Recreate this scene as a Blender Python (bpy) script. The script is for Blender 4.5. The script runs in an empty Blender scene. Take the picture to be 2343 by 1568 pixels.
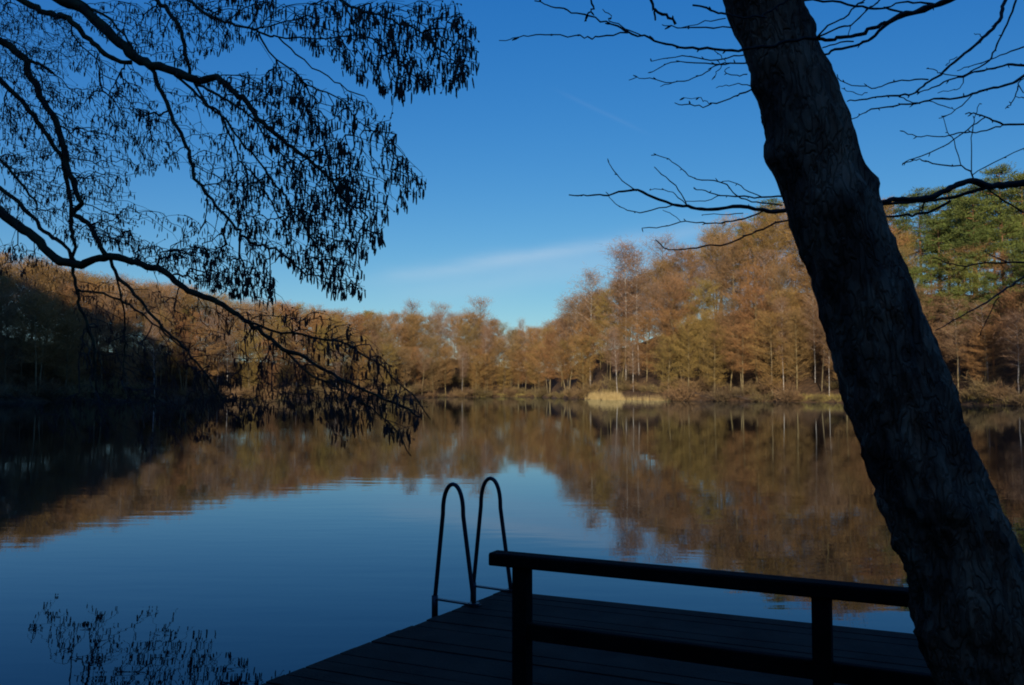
import bpy, math, random
import numpy as np
from mathutils import Vector
R_ = math.radians
rnd = random.Random(7)
rng = np.random.default_rng(7)
C = bpy.context.scene
COL = C.collection

# ------------------------------------------------------------------ camera
CAM_Z = 1.9            # eye above the water (water is z = 0, deck top z = 0.4)
FPX, CX, CY, HOR = 2000.0, 1171.5, 783.7, 897.0
PITCH = math.atan((HOR - CY) / FPX)
cam_d = bpy.data.cameras.new("camera")
cam_d.sensor_width = 36.0
cam_d.lens = FPX / 2343.0 * 36.0
cam_d.clip_start = 0.05
cam_d.clip_end = 6000.0
cam = bpy.data.objects.new("camera", cam_d)
COL.objects.link(cam)
cam.location = (0, 0, CAM_Z)
cam.rotation_euler = (math.pi / 2 + PITCH, 0, 0)
C.camera = cam

# ------------------------------------------------------------------ light
SUN_EL, SUN_AZ = R_(20.0), R_(188.0)       # azimuth clockwise from +Y
w = bpy.data.worlds.new("World"); C.world = w; w.use_nodes = True
nt = w.node_tree; nt.nodes.clear()
def N(t, **k):
    n = nt.nodes.new(t)
    for a, b in k.items(): setattr(n, a, b)
    return n
def L(a, b): nt.links.new(a, b)
out = N('ShaderNodeOutputWorld'); bg = N('ShaderNodeBackground')
sky = N('ShaderNodeTexSky', sky_type='NISHITA')
sky.sun_disc = False; sky.sun_elevation = SUN_EL; sky.sun_rotation = SUN_AZ
sky.altitude = 60; sky.air_density = 1.0; sky.dust_density = 0.35; sky.ozone_density = 3.0
bg.inputs['Strength'].default_value = 0.112
SKY_SAT = N('ShaderNodeHueSaturation'); SKY_SAT.inputs['Saturation'].default_value = 1.36
L(sky.outputs[0], SKY_SAT.inputs['Color'])
sun_d = bpy.data.lights.new("sun", 'SUN'); sun_d.energy = 5.0; sun_d.angle = R_(0.5); sun_d.color = (1.0, 0.86, 0.68)
sun = bpy.data.objects.new("sun", sun_d); COL.objects.link(sun)
sdir = Vector((math.sin(SUN_AZ) * math.cos(SUN_EL), math.cos(SUN_AZ) * math.cos(SUN_EL), math.sin(SUN_EL)))
sun.rotation_euler = sdir.to_track_quat('Z', 'Y').to_euler()
C.view_settings.view_transform = 'Standard'; C.view_settings.look = 'None'
C.view_settings.exposure = 0.0; C.view_settings.gamma = 1.0
C.cycles.use_denoising = True
C.cycles.max_bounces = 6; C.cycles.glossy_bounces = 3; C.cycles.diffuse_bounces = 2
C.cycles.sample_clamp_indirect = 3.0
C.cycles.filter_width = 1.9

# ------------------------------------------------------------------ pixels to points
TP = math.tan(PITCH)
def ray(x, y):
    a, b = (x - CX) / FPX, (CY - y) / FPX
    cp, sp = math.cos(PITCH), math.sin(PITCH)
    return np.array([a, cp - b * sp, sp + b * cp])
def at(x, y, Y):                       # the point seen at photo position (x, y), Y metres ahead
    d = ray(x, y); return d * (Y / d[1]) + np.array([0, 0, CAM_Z])
def onz(x, y, z):                      # the point seen at (x, y) on the level z
    d = ray(x, y); return d * ((z - CAM_Z) / d[2]) + np.array([0, 0, CAM_Z])

def streak(p0, p1, width, gain, wob):
    a = Vector(ray(*p0)).normalized(); b = Vector(ray(*p1)).normalized()
    n = a.cross(b).normalized(); m = (a + b).normalized(); t = n.cross(m).normalized()
    half = abs((b - a).dot(t)) / 2
    tc = N('ShaderNodeTexCoord')
    nz = N('ShaderNodeTexNoise'); nz.inputs['Scale'].default_value = 9; nz.inputs['Detail'].default_value = 5
    mp = N('ShaderNodeMapping'); mp.inputs['Scale'].default_value = (1, 1, 4); L(tc.outputs['Generated'], mp.inputs['Vector']); L(mp.outputs[0], nz.inputs['Vector'])
    def dot(v):
        d = N('ShaderNodeVectorMath', operation='DOT_PRODUCT'); L(tc.outputs['Generated'], d.inputs[0]); d.inputs[1].default_value = v; return d.outputs['Value']
    def mth(op, x, y=None):
        q = N('ShaderNodeMath', operation=op)
        for k, v in ((0, x), (1, y)):
            if v is None: continue
            if isinstance(v, (int, float)): q.inputs[k].default_value = v
            else: L(v, q.inputs[k])
        return q.outputs[0]
    nn = mth('SUBTRACT', nz.outputs['Fac'], 0.5)
    u = mth('DIVIDE', mth('ADD', dot(n), mth('MULTIPLY', nn, wob)), width)
    g = mth('POWER', 2.718, mth('MULTIPLY', mth('MULTIPLY', u, u), -1.0))
    v = mth('DIVIDE', dot(t), half)
    e = mth('POWER', 2.718, mth('MULTIPLY', mth('POWER', mth('ABSOLUTE', v), 4.0), -1.0))
    front = mth('GREATER_THAN', dot(m), 0.0)
    k = mth('MULTIPLY', mth('MULTIPLY', g, e), front)
    return mth('MULTIPLY', mth('MULTIPLY', k, mth('ADD', nz.outputs['Fac'], 0.25)), gain)
sep = N('ShaderNodeSeparateColor'); cmb = N('ShaderNodeCombineColor'); L(SKY_SAT.outputs[0], sep.inputs[0])
for ch, (a0, b0, p0) in enumerate(((.214, .20, .88), (1.64, 1.46, .88), (4.1, 4.40, .56))):   # soft roll-off towards the horizon
    dv = N('ShaderNodeMath', operation='DIVIDE'); L(sep.outputs[ch], dv.inputs[0]); dv.inputs[1].default_value = a0
    pw_ = N('ShaderNodeMath', operation='POWER'); L(dv.outputs[0], pw_.inputs[0]); pw_.inputs[1].default_value = p0
    ml = N('ShaderNodeMath', operation='MULTIPLY'); L(pw_.outputs[0], ml.inputs[0]); ml.inputs[1].default_value = b0
    L(ml.outputs[0], cmb.inputs[ch])
cur = cmb.outputs[0]
for args in (((900, 634), (1640, 520), 0.0085, 0.26, 0.014), ((900, 668), (1600, 575), 0.02, 0.17, 0.03), ((1290, 215), (1470, 300), 0.0022, 0.03, 0.002)):
    mx = N('ShaderNodeMixRGB'); mx.blend_type = 'MIX'
    L(streak(*args), mx.inputs[0]); L(cur, mx.inputs[1]); mx.inputs[2].default_value = (6.5, 6.9, 7.4, 1)
    cur = mx.outputs[0]
L(cur, bg.inputs['Color']); L(bg.outputs[0], out.inputs[0])

# ------------------------------------------------------------------ materials
def mat(name, c1, c2, scale=8.0, rough=0.85, bump=0.0, stretch=(1, 1, 1), detail=5.0, rand=None, spec=0.25, contrast=(0.35, 0.65), bscale=None):
    m = bpy.data.materials.new(name); m.use_nodes = True
    t = m.node_tree; b = t.nodes['Principled BSDF']
    b.inputs['Roughness'].default_value = rough
    b.inputs['Specular IOR Level'].default_value = spec
    tc = t.nodes.new('ShaderNodeTexCoord'); mp = t.nodes.new('ShaderNodeMapping')
    mp.inputs['Scale'].default_value = stretch
    t.links.new(tc.outputs['Object'], mp.inputs['Vector'])
    nz = t.nodes.new('ShaderNodeTexNoise'); nz.inputs['Scale'].default_value = scale; nz.inputs['Detail'].default_value = detail
    t.links.new(mp.outputs[0], nz.inputs['Vector'])
    cr = t.nodes.new('ShaderNodeValToRGB')
    cr.color_ramp.elements[0].position = contrast[0]; cr.color_ramp.elements[1].position = contrast[1]
    cr.color_ramp.elements[0].color = (*c1, 1); cr.color_ramp.elements[1].color = (*c2, 1)
    t.links.new(nz.outputs['Fac'], cr.inputs[0])
    col = cr.outputs[0]
    if rand:                            # each tree of a kind its own tint
        oi = t.nodes.new('ShaderNodeObjectInfo'); r2 = t.nodes.new('ShaderNodeValToRGB')
        els = r2.color_ramp.elements
        while len(els) < len(rand): els.new(0.5)
        for i, c in enumerate(rand):
            els[i].position = i / (len(rand) - 1); els[i].color = (*c, 1)
        t.links.new(oi.outputs['Random'], r2.inputs[0])
        mx = t.nodes.new('ShaderNodeMixRGB'); mx.blend_type = 'MULTIPLY'; mx.inputs[0].default_value = 1
        t.links.new(col, mx.inputs[1]); t.links.new(r2.outputs[0], mx.inputs[2]); col = mx.outputs[0]
    t.links.new(col, b.inputs['Base Color'])
    if bump:
        nb = nz
        if bscale:
            nb = t.nodes.new('ShaderNodeTexNoise'); nb.inputs['Scale'].default_value = bscale; nb.inputs['Detail'].default_value = 8
            t.links.new(mp.outputs[0], nb.inputs['Vector'])
        bp = t.nodes.new('ShaderNodeBump'); bp.inputs['Strength'].default_value = bump; bp.inputs['Distance'].default_value = 0.02
        t.links.new(nb.outputs['Fac'], bp.inputs['Height']); t.links.new(bp.outputs[0], b.inputs['Normal'])
    return m
M = {}
M['litter'] = mat('leaf_litter', (.05, .03, .016), (.12, .07, .034), 1.2, .95)
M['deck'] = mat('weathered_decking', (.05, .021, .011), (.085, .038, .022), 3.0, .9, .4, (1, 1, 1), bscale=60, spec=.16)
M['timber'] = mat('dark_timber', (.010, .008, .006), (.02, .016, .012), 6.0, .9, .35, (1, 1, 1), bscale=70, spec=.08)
M['steel'] = mat('painted_steel', (.02, .022, .026), (.035, .036, .04), 14, .45, .1, spec=.5)
M['bark'] = mat('rough_bark', (.022, .015, .011), (.085, .062, .048), 7.0, .95, 1.0, (1, 1, .45), 9, bscale=26)
M['bark_stem'] = mat('furrowed_bark', (.13, .062, .036), (.46, .22, .12), 9.0, .95, 1.0, (1, 1, .4), 10, bscale=22, contrast=(.40, .68), spec=.1)
def two_zone(m, z0, z1, k):            # smoother, paler bark higher up the stem
    t = m.node_tree; b = t.nodes['Principled BSDF']; src = b.inputs['Base Color'].links[0].from_socket
    tc = t.nodes.new('ShaderNodeTexCoord'); sx = t.nodes.new('ShaderNodeSeparateXYZ'); t.links.new(tc.outputs['Object'], sx.inputs[0])
    nz = t.nodes.new('ShaderNodeTexNoise'); nz.inputs['Scale'].default_value = 3; t.links.new(tc.outputs['Object'], nz.inputs['Vector'])
    ad = t.nodes.new('ShaderNodeMath'); ad.operation = 'ADD'; t.links.new(sx.outputs[2], ad.inputs[0]); t.links.new(nz.outputs[0], ad.inputs[1])
    mr = t.nodes.new('ShaderNodeMapRange'); mr.inputs['From Min'].default_value = z0; mr.inputs['From Max'].default_value = z1; t.links.new(ad.outputs[0], mr.inputs[0])
    mx = t.nodes.new('ShaderNodeMixRGB'); mx.blend_type = 'MULTIPLY'; mx.inputs[0].default_value = 1
    cr = t.nodes.new('ShaderNodeValToRGB'); cr.color_ramp.elements[0].color = (1, 1, 1, 1); cr.color_ramp.elements[1].color = (k, k, k * 1.05, 1)
    t.links.new(mr.outputs[0], cr.inputs[0]); t.links.new(src, mx.inputs[1]); t.links.new(cr.outputs[0], mx.inputs[2]); t.links.new(mx.outputs[0], b.inputs['Base Color'])
def cracks(m, scale, stretch, width, dark):
    t = m.node_tree; b = t.nodes['Principled BSDF']; src = b.inputs['Base Color'].links[0].from_socket
    tc = t.nodes.new('ShaderNodeTexCoord'); mp = t.nodes.new('ShaderNodeMapping'); mp.inputs['Scale'].default_value = stretch; t.links.new(tc.outputs['Object'], mp.inputs['Vector'])
    nz = t.nodes.new('ShaderNodeTexNoise'); nz.inputs['Scale'].default_value = 9; nz.inputs['Detail'].default_value = 4; t.links.new(mp.outputs[0], nz.inputs['Vector'])
    va = t.nodes.new('ShaderNodeVectorMath'); va.operation = 'MULTIPLY_ADD'; va.inputs[1].default_value = (.30, .30, .30); t.links.new(nz.outputs['Color'], va.inputs[0]); t.links.new(mp.outputs[0], va.inputs[2])
    vo = t.nodes.new('ShaderNodeTexVoronoi'); vo.feature = 'DISTANCE_TO_EDGE'; vo.inputs['Scale'].default_value = scale; t.links.new(va.outputs[0], vo.inputs['Vector'])
    mr = t.nodes.new('ShaderNodeMapRange'); mr.inputs['From Max'].default_value = width; mr.inputs['To Min'].default_value = dark; mr.interpolation_type = 'SMOOTHSTEP'; t.links.new(vo.outputs['Distance'], mr.inputs[0])
    mx = t.nodes.new('ShaderNodeMixRGB'); mx.blend_type = 'MULTIPLY'; mx.inputs[0].default_value = 1; t.links.new(src, mx.inputs[1]); t.links.new(mr.outputs[0], mx.inputs[2]); t.links.new(mx.outputs[0], b.inputs['Base Color'])
    bp = t.nodes.new('ShaderNodeBump'); bp.inputs['Strength'].default_value = 1.0; bp.inputs['Distance'].default_value = .02; t.links.new(mr.outputs[0], bp.inputs['Height'])
    t.links.new(b.inputs['Normal'].links[0].from_socket, bp.inputs['Normal']); t.links.new(bp.outputs[0], b.inputs['Normal'])
cracks(M['bark_stem'], 26.0, (1, 1, .34), .20, .72)
two_zone(M['bark_stem'], 1.9, 2.9, 1.5)
M['alder_bark'] = mat('mossy_branch_bark', (.045, .034, .02), (.10, .088, .035), 5.0, .9, .5)
M['twig'] = mat('twig_bark', (.055, .038, .03), (.09, .06, .045), 6.0, .8)
M['catkin'] = mat('catkin', (.085, .045, .032), (.16, .085, .05), 9.0, .85)
M['trunk'] = mat('far_trunk_bark', (.13, .105, .065), (.30, .25, .155), .8, .9, rand=[(.65, .6, .55), (1, .95, .8), (1.1, 1.0, .7)])
M['birch'] = mat('white_birch_bark', (.25, .22, .18), (.60, .55, .48), 1.6, .8, stretch=(1, 1, 1.5))
M['pinebark'] = mat('orange_pine_bark', (.16, .085, .05), (.32, .15, .07), .7, .9)
M['crown'] = mat('bare_crown_twigs', (.62, .64, .66), (1.2, 1.15, 1.1), .45, .9,
                 rand=[(.33, .175, .065), (.25, .175, .065), (.37, .195, .075), (.30, .22, .06), (.31, .15, .065), (.25, .165, .08), (.35, .205, .07)])
M['birchtwig'] = mat('birch_twigs', (.8, .8, .8), (1.1, 1.1, 1.1), .3, .9, rand=[(.26, .16, .10), (.31, .19, .10), (.28, .16, .09)])
M['needles'] = mat('pine_needles', (.6, .6, .6), (1.15, 1.15, 1.15), .5, .8, rand=[(.15, .18, .038), (.10, .135, .034), (.20, .215, .045)])
M['shrub'] = mat('shrub_twigs', (.7, .7, .7), (1.1, 1.1, 1.1), .5, .9, rand=[(.22, .14, .07), (.27, .16, .075), (.24, .18, .07), (.15, .10, .055)])
M['reed'] = mat('dry_reeds', (.34, .25, .10), (.54, .40, .175), .6, .85)
M['grass'] = mat('dry_grass', (.18, .15, .045), (.33, .25, .08), .5, .9)
M['deadwood'] = mat('dead_wood', (.045, .032, .025), (.09, .065, .05), 3, .9)

# lake water
m = bpy.data.materials.new('lake_water'); m.use_nodes = True
t = m.node_tree; b = t.nodes['Principled BSDF']
b.inputs['Base Color'].default_value = (.004, .006, .006, 1); b.inputs['Roughness'].default_value = .02; b.inputs['IOR'].default_value = 1.333
tc = t.nodes.new('ShaderNodeTexCoord')
def wave(scale, sx, sy, det):
    mp = t.nodes.new('ShaderNodeMapping'); mp.inputs['Scale'].default_value = (sx, sy, 1); mp.inputs['Rotation'].default_value = (0, 0, R_(8))
    nz = t.nodes.new('ShaderNodeTexNoise'); nz.inputs['Scale'].default_value = scale; nz.inputs['Detail'].default_value = det
    t.links.new(tc.outputs['Object'], mp.inputs['Vector']); t.links.new(mp.outputs[0], nz.inputs['Vector']); return nz.outputs['Fac']
a1 = wave(1.0, .9, 3.2, 2.0); a2 = wave(1.0, .12, .5, 2.0)
ad = t.nodes.new('ShaderNodeMath'); ad.operation = 'MULTIPLY_ADD'; t.links.new(a2, ad.inputs[0]); ad.inputs[1].default_value = 2.0; t.links.new(a1, ad.inputs[2])
bp = t.nodes.new('ShaderNodeBump'); bp.inputs['Strength'].default_value = 1.0; bp.inputs['Distance'].default_value = .0012
t.links.new(ad.outputs[0], bp.inputs['Height'])
t.nodes.remove(b); fr = t.nodes.new('ShaderNodeFresnel'); fr.inputs['IOR'].default_value = 1.37; t.links.new(bp.outputs[0], fr.inputs['Normal'])
df = t.nodes.new('ShaderNodeBsdfDiffuse'); df.inputs['Color'].default_value = (.003, .006, .009, 1)
gl = t.nodes.new('ShaderNodeBsdfGlossy'); gl.inputs['Roughness'].default_value = .012; gl.inputs['Color'].default_value = (.78, .87, .97, 1); t.links.new(bp.outputs[0], gl.inputs['Normal'])
mxs = t.nodes.new('ShaderNodeMixShader'); t.links.new(fr.outputs[0], mxs.inputs[0]); t.links.new(df.outputs[0], mxs.inputs[1]); t.links.new(gl.outputs[0], mxs.inputs[2])
t.links.new(mxs.outputs[0], t.nodes['Material Output'].inputs['Surface'])
M['water'] = m

# ------------------------------------------------------------------ object helpers
def mesh_from(name, V, F, m=None, smooth=False):
    me = bpy.data.meshes.new(name)
    me.from_pydata([tuple(v) for v in V], [], F); me.update()
    if m is not None: me.materials.append(m)
    if smooth: me.polygons.foreach_set('use_smooth', [True] * len(me.polygons))
    return me
def link(name, me, parent=None):
    o = bpy.data.objects.new(name, me); COL.objects.link(o)
    if parent is not None: o.parent = parent
    return o
def tag(o, label=None, cat=None, group=None, kind=None):
    if label: o['label'] = label
    if cat: o['category'] = cat
    if group: o['group'] = group
    if kind: o['kind'] = kind
    return o
def thing(name, label, cat, loc, group=None):
    o = bpy.data.objects.new(name, None); COL.objects.link(o); o.location = tuple(loc); o.empty_display_size = .2
    return tag(o, label, cat, group)

class MB:                                # collects geometry for ONE mesh
    def __init__(s): s.V = []; s.F = []
    def tube(s, pts, rad, n=6, caps=True, org=(0, 0, 0)):
        pts = np.asarray(pts, float) - np.asarray(org, float); k = len(pts)
        rad = np.broadcast_to(np.asarray(rad, float), (k,))
        tan = np.gradient(pts, axis=0); tan /= np.linalg.norm(tan, axis=1)[:, None] + 1e-9
        ref = np.array([0, 0, 1.0]) if abs(tan[0][2]) < .9 else np.array([0, 1.0, 0])
        u = np.cross(tan[0], ref); u /= np.linalg.norm(u)
        base = len(s.V); an = np.arange(n) * 2 * math.pi / n
        for i in range(k):
            u = u - tan[i] * np.dot(u, tan[i]); u /= np.linalg.norm(u) + 1e-9
            v = np.cross(tan[i], u)
            s.V.extend(pts[i] + rad[i] * (np.cos(an)[:, None] * u + np.sin(an)[:, None] * v))
        for i in range(k - 1):
            for j in range(n):
                a = base + i * n + j; b_ = base + i * n + (j + 1) % n
                s.F.append((a, b_, b_ + n, a + n))
        if caps:
            s.F.append(tuple(base + j for j in range(n))[::-1]); s.F.append(tuple(base + (k - 1) * n + j for j in range(n)))
    def prism(s, poly, z0, z1, org=(0, 0, 0)):   # vertical prism from a ground polygon
        base = len(s.V); n = len(poly); ox, oy, oz = org
        for z in (z0, z1):
            for p in poly: s.V.append((p[0] - ox, p[1] - oy, z - oz))
        s.F.append(tuple(base + j for j in range(n))[::-1]); s.F.append(tuple(base + n + j for j in range(n)))
        for j in range(n):
            k = (j + 1) % n; s.F.append((base + j, base + k, base + n + k, base + n + j))
    def bar(s, p, q, wd, ht, org=(0, 0, 0), ch=.006):  # level beam, top at p.z, bevelled section
        p = np.asarray(p, float) - org; q = np.asarray(q, float) - org
        d = q - p; d /= np.linalg.norm(d); sd = np.cross(d, [0, 0, 1.0]); sd /= np.linalg.norm(sd); up = np.cross(sd, d)
        h = wd / 2
        sec = [(-h + ch, 0), (h - ch, 0), (h, -ch), (h, -ht + ch), (h - ch, -ht), (-h + ch, -ht), (-h, -ht + ch), (-h, -ch)]
        base = len(s.V)
        for e in (p, q):
            for a, b_ in sec: s.V.append(e + sd * a + up * b_)
        for j in range(8):
            k = (j + 1) % 8; s.F.append((base + j, base + k, base + 8 + k, base + 8 + j))
        s.F.append(tuple(base + j for j in range(8))[::-1]); s.F.append(tuple(base + 8 + j for j in range(8)))
    def build(s, name, m, parent=None, smooth=False):
        return link(name, mesh_from(name, s.V, s.F, m, smooth), parent)

def smooth_path(P, sub=4):               # Catmull-Rom through traced points
    P = np.asarray(P, float)
    if len(P) < 3: return np.array([P[0] + (P[-1] - P[0]) * t for t in np.linspace(0, 1, sub + 1)])
    Q = np.vstack([2 * P[0] - P[1], P, 2 * P[-1] - P[-2]]); o = []
    for i in range(1, len(Q) - 2):
        a, b_, c, d = Q[i - 1], Q[i], Q[i + 1], Q[i + 2]
        for t in np.linspace(0, 1, sub, endpoint=False):
            o.append(.5 * (2 * b_ + (c - a) * t + (2 * a - 5 * b_ + 4 * c - d) * t * t + (3 * b_ - a - 3 * c + d) * t ** 3))
    o.append(P[-1]); return np.array(o)

# ------------------------------------------------------------------ terrain
SKY_X = [0, 100, 200, 300, 400, 500, 600, 700, 800, 900, 1000, 1080, 1130, 1165, 1230, 1260, 1290, 1320, 1350, 1390, 1410, 1440, 1480, 1500, 1540, 1600, 1630, 1680, 1740, 1790, 1900, 2040, 2100, 2200, 2250, 2300, 2343]
SKY_Y = [588, 612, 638, 652, 665, 682, 694, 708, 718, 724, 722, 722, 732, 754, 756, 746, 728, 696, 676, 664, 650, 636, 632, 612, 590, 566, 545, 535, 505, 480, 455, 470, 452, 440, 430, 405, 400]
def az_el(x, y):
    d = ray(x, y); return math.degrees(math.atan2(d[0], d[1])), d[2] / math.hypot(d[0], d[1])
_s = [az_el(a, b_) for a, b_ in zip(SKY_X, SKY_Y)]
S_AZ = np.array([a for a, _ in _s]); S_EL = np.array([e for _, e in _s])
def skyline(th): return np.interp(th, S_AZ, S_EL)
def azx(x): return math.degrees(math.atan((x - CX) / FPX / (math.cos(PITCH))))
T_R = [(-180, 3), (-110, 6), (-90, 14), (-75, 55), (-65, 66), (-55, 70), (-46, 74), (-40, 104), (-34, 160), (azx(0), 188), (azx(300), 204), (azx(600), 236), (azx(900), 295), (azx(1130), 345), (azx(1215), 338), (azx(1290), 262), (azx(1380), 216),
       (azx(1480), 200), (azx(1650), 186), (azx(1900), 168), (azx(2200), 150), (azx(2343), 138), (45, 80), (60, 40), (80, 10), (110, 5), (180, 3)]
T_W = [(-180, 80), (-90, 85), (-55, 55), (-44, 48), (azx(0), 62), (azx(600), 60), (azx(1215), 60), (azx(1400), 55), (azx(1800), 52), (azx(2343), 52), (60, 60), (180, 80)]
def tab(T, th): return np.interp(th, [a for a, _ in T], [b_ for _, b_ in T])
_pt = [(-180, 52), (-127, 52), (-90, 52), (-70, 60), (-57, 60), (-50, 56), (-45, 50), (-40, 27), (-36, 22)]  # unseen hills left and behind, raised to shade the deck and left shore
for x in (0, 150, 300, 450, 600, 750, 900, 1050, 1150, 1215, 1290, 1350, 1420, 1500, 1600, 1700, 1800, 1950, 2100, 2200, 2343):
    th = azx(x); r = tab(T_R, th) + tab(T_W, th)
    _pt.append((th, max(5.0, CAM_Z + skyline(th) * r - (20.0 if x < 1700 else 21.0))))
_pt += [(45, 28), (60, 24), (110, 28), (150, 46), (180, 52)]
def shore_near(x):
    x = np.asarray(x, float)
    s = np.where(x > 2, 1.2 + np.minimum((x - 2) * 2.0, 5.3), 1.2)
    return np.where(x < -4, np.clip((-x - .6) / .64, 1.2, 16.5), s)
def ground_z(x, y):
    x = np.asarray(x, float); y = np.asarray(y, float)
    r = np.hypot(x, y); th = np.degrees(np.arctan2(x, y))
    s = np.maximum(r - tab(T_R, th), shore_near(x) - y)
    P = tab(_pt, th); Wd = tab(T_W, th)
    u = np.clip(s / Wd, 0, 1)
    bank = np.where(r < 40, .16, .7) * np.clip(s / .8, 0, 1)
    und = (np.sin(x * .21 + y * .13) + np.sin(x * .09 - y * .17 + 1.3)) * .35 * np.clip(s / 12, 0, 1)
    h = bank + (P - .5) * u ** 1.15 + und + np.clip(s - Wd, 0, 300) * .02
    return np.where(s < 0, np.maximum(-2.2, s * .35), h)
radii = np.concatenate([np.arange(.4, 12, .6), np.arange(12, 60, 2.5), np.arange(60, 130, 4), np.arange(130, 460, 2.8), np.geomspace(460, 2500, 16)])
nth = 480; ths = np.linspace(0, 2 * math.pi, nth, endpoint=False)
RR, TT = np.meshgrid(radii, ths, indexing='ij')
X, Y = RR * np.sin(TT), RR * np.cos(TT); Z = ground_z(X, Y)
V = np.stack([X, Y, Z], -1).reshape(-1, 3); F = []
for i in range(len(radii) - 1):
    for j in range(nth):
        k = (j + 1) % nth; F.append((i * nth + j, (i + 1) * nth + j, (i + 1) * nth + k, i * nth + k))
V = np.vstack([V, [[0, 0, float(ground_z(0, 0))]]]); c0 = len(V) - 1
for j in range(nth): F.append((c0, j, (j + 1) % nth))
g = link('ground', mesh_from('ground', V, F, M['litter'], True)); tag(g, kind='structure')
# the lake: one level sheet that the banks rise through
ang = np.linspace(0, 2 * math.pi, 64, endpoint=False)
wv = [(560 * math.sin(a), 100 + 560 * math.cos(a), 0) for a in ang]
wl = link('water', mesh_from('water', wv, [tuple(range(64))[::-1]], M['water'])); tag(wl, kind='structure')

# ------------------------------------------------------------------ deck, railing, ladder
DZ = .4
c_far, c_right, c_left = onz(1150, 1351, DZ), onz(2095, 1450, DZ), onz(590, 1568, DZ)
vd = (c_right - c_far); vd /= np.linalg.norm(vd)
ud = (c_left - c_far); ud /= np.linalg.norm(ud)
DW, DL = 3.25, 6.9
deck = thing('wooden_deck', 'dark plank bathing deck reaching out over the lake from the near bank', 'deck', c_far)
mb = MB(); pw, gap = .142, .011
un = np.array([vd[1], -vd[0], 0]); un *= np.sign(np.dot(un, ud)); step = 1 / np.dot(ud, un)
nb = int(DL / (pw * step))
for i in range(nb):
    a = c_far + ud * (i * pw * step); b_ = c_far + ud * ((i * pw + pw - gap) * step)
    dz = rnd.uniform(-.0035, .0035); e0, e1 = rnd.uniform(-.008, .008), rnd.uniform(-.01, .01)
    mb.prism([a + vd * e0, a + vd * (DW + e1), b_ + vd * (DW + e1), b_ + vd * e0], DZ - .032 + dz, DZ + dz, c_far)
mb.build('planks', M['deck'], deck)
def pt(u, v, z): q = c_far + ud * u + vd * v; q[2] = z; return q
for v0 in (.06, .85, 1.65, 2.45, DW - .06):
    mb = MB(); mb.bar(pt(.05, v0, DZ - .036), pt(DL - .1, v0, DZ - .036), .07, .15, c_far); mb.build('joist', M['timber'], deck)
for u0 in (.35, 2.4, 4.4):
    for v0 in (.18, DW - .2):
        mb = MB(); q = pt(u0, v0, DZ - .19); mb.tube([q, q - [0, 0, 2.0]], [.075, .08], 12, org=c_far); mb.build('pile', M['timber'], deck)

RZ = DZ + .71                                  # top of the handrail
r0, r1 = onz(1119, 1265, RZ), onz(2090, 1355, RZ)
rd = (r1 - r0); rl = np.linalg.norm(rd); rd /= rl
rail = thing('wooden_railing', 'dark timber railing of square posts with two level rails beside the leaning tree', 'railing', (r0[0], r0[1], DZ))
ro = np.array([r0[0], r0[1], DZ]); rs = np.cross(rd, [0, 0, 1.0])
rc = rs * .045
if rc[1] < 0: rc = -rc
r_end = r0 + rd * (rl + 1.05)
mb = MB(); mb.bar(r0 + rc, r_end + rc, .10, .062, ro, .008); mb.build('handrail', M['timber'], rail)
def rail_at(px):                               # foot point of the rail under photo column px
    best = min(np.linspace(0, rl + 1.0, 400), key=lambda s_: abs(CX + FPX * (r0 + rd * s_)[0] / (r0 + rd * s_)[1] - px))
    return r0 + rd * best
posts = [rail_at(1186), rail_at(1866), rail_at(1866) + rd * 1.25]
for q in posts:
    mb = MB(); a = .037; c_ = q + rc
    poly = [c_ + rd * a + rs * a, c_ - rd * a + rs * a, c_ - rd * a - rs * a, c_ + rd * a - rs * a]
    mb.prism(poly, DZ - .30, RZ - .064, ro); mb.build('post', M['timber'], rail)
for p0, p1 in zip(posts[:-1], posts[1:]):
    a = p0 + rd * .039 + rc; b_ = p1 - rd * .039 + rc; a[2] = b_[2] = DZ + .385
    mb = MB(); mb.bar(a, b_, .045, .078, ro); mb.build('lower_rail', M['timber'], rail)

A1, B1 = onz(995, 1372, DZ), onz(1083, 1342, DZ)
A2 = onz(1085, 1386, DZ); B2 = B1 + (A2 - A1)
lad = thing('ladder', 'thin steel bathing ladder with two tall hoop handrails at the deck corner', 'ladder', A1)
for p, q, hz in ((A1, A2, DZ + .838), (B1, B2, DZ + .838)):
    mb = MB(); pts = []
    top = hz; e = q - p
    for z in np.linspace(-1.1, top - .22, 8): pts.append(p + e * (.20 * max(0, (z - DZ)) / (top - .22 - DZ)) + [0, 0, z - DZ])
    a0 = p + e * .20 + [0, 0, top - .22 - DZ]; a1 = p + e * .72 + [0, 0, top - .22 - DZ]
    cc = (a0 + a1) / 2; hx = (a1 - a0) / 2
    for an in np.linspace(0, math.pi, 15)[1:-1]: pts.append(cc - hx * math.cos(an) + np.array([0, 0, .22 * math.sin(an) ** .85]))
    for z in np.linspace(top - .22, DZ, 6):
        k = (top - .22 - z) / (top - .22 - DZ); pts.append(p + e * (.72 + .28 * k) + [0, 0, z - DZ])
    mb.tube(pts, .0155, 10, org=A1); mb.build('handrail', M['steel'], lad, True)
    mb = MB(); mb.tube([p + [0, 0, .03], p - [0, 0, .13]], .023, 12, org=A1); mb.build('collar', M['steel'], lad, True)
    mb = MB(); mb.bar(p + e * .06 + [0, 0, .012], q + e * .15 + [0, 0, .012], .035, .012, A1, .002); mb.build('bracket', M['steel'], lad)
    mb = MB(); mb.tube([q + [0, 0, .02], q + [0, 0, .002]], .04, 12, org=A1); mb.build('foot_plate', M['steel'], lad)
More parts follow.
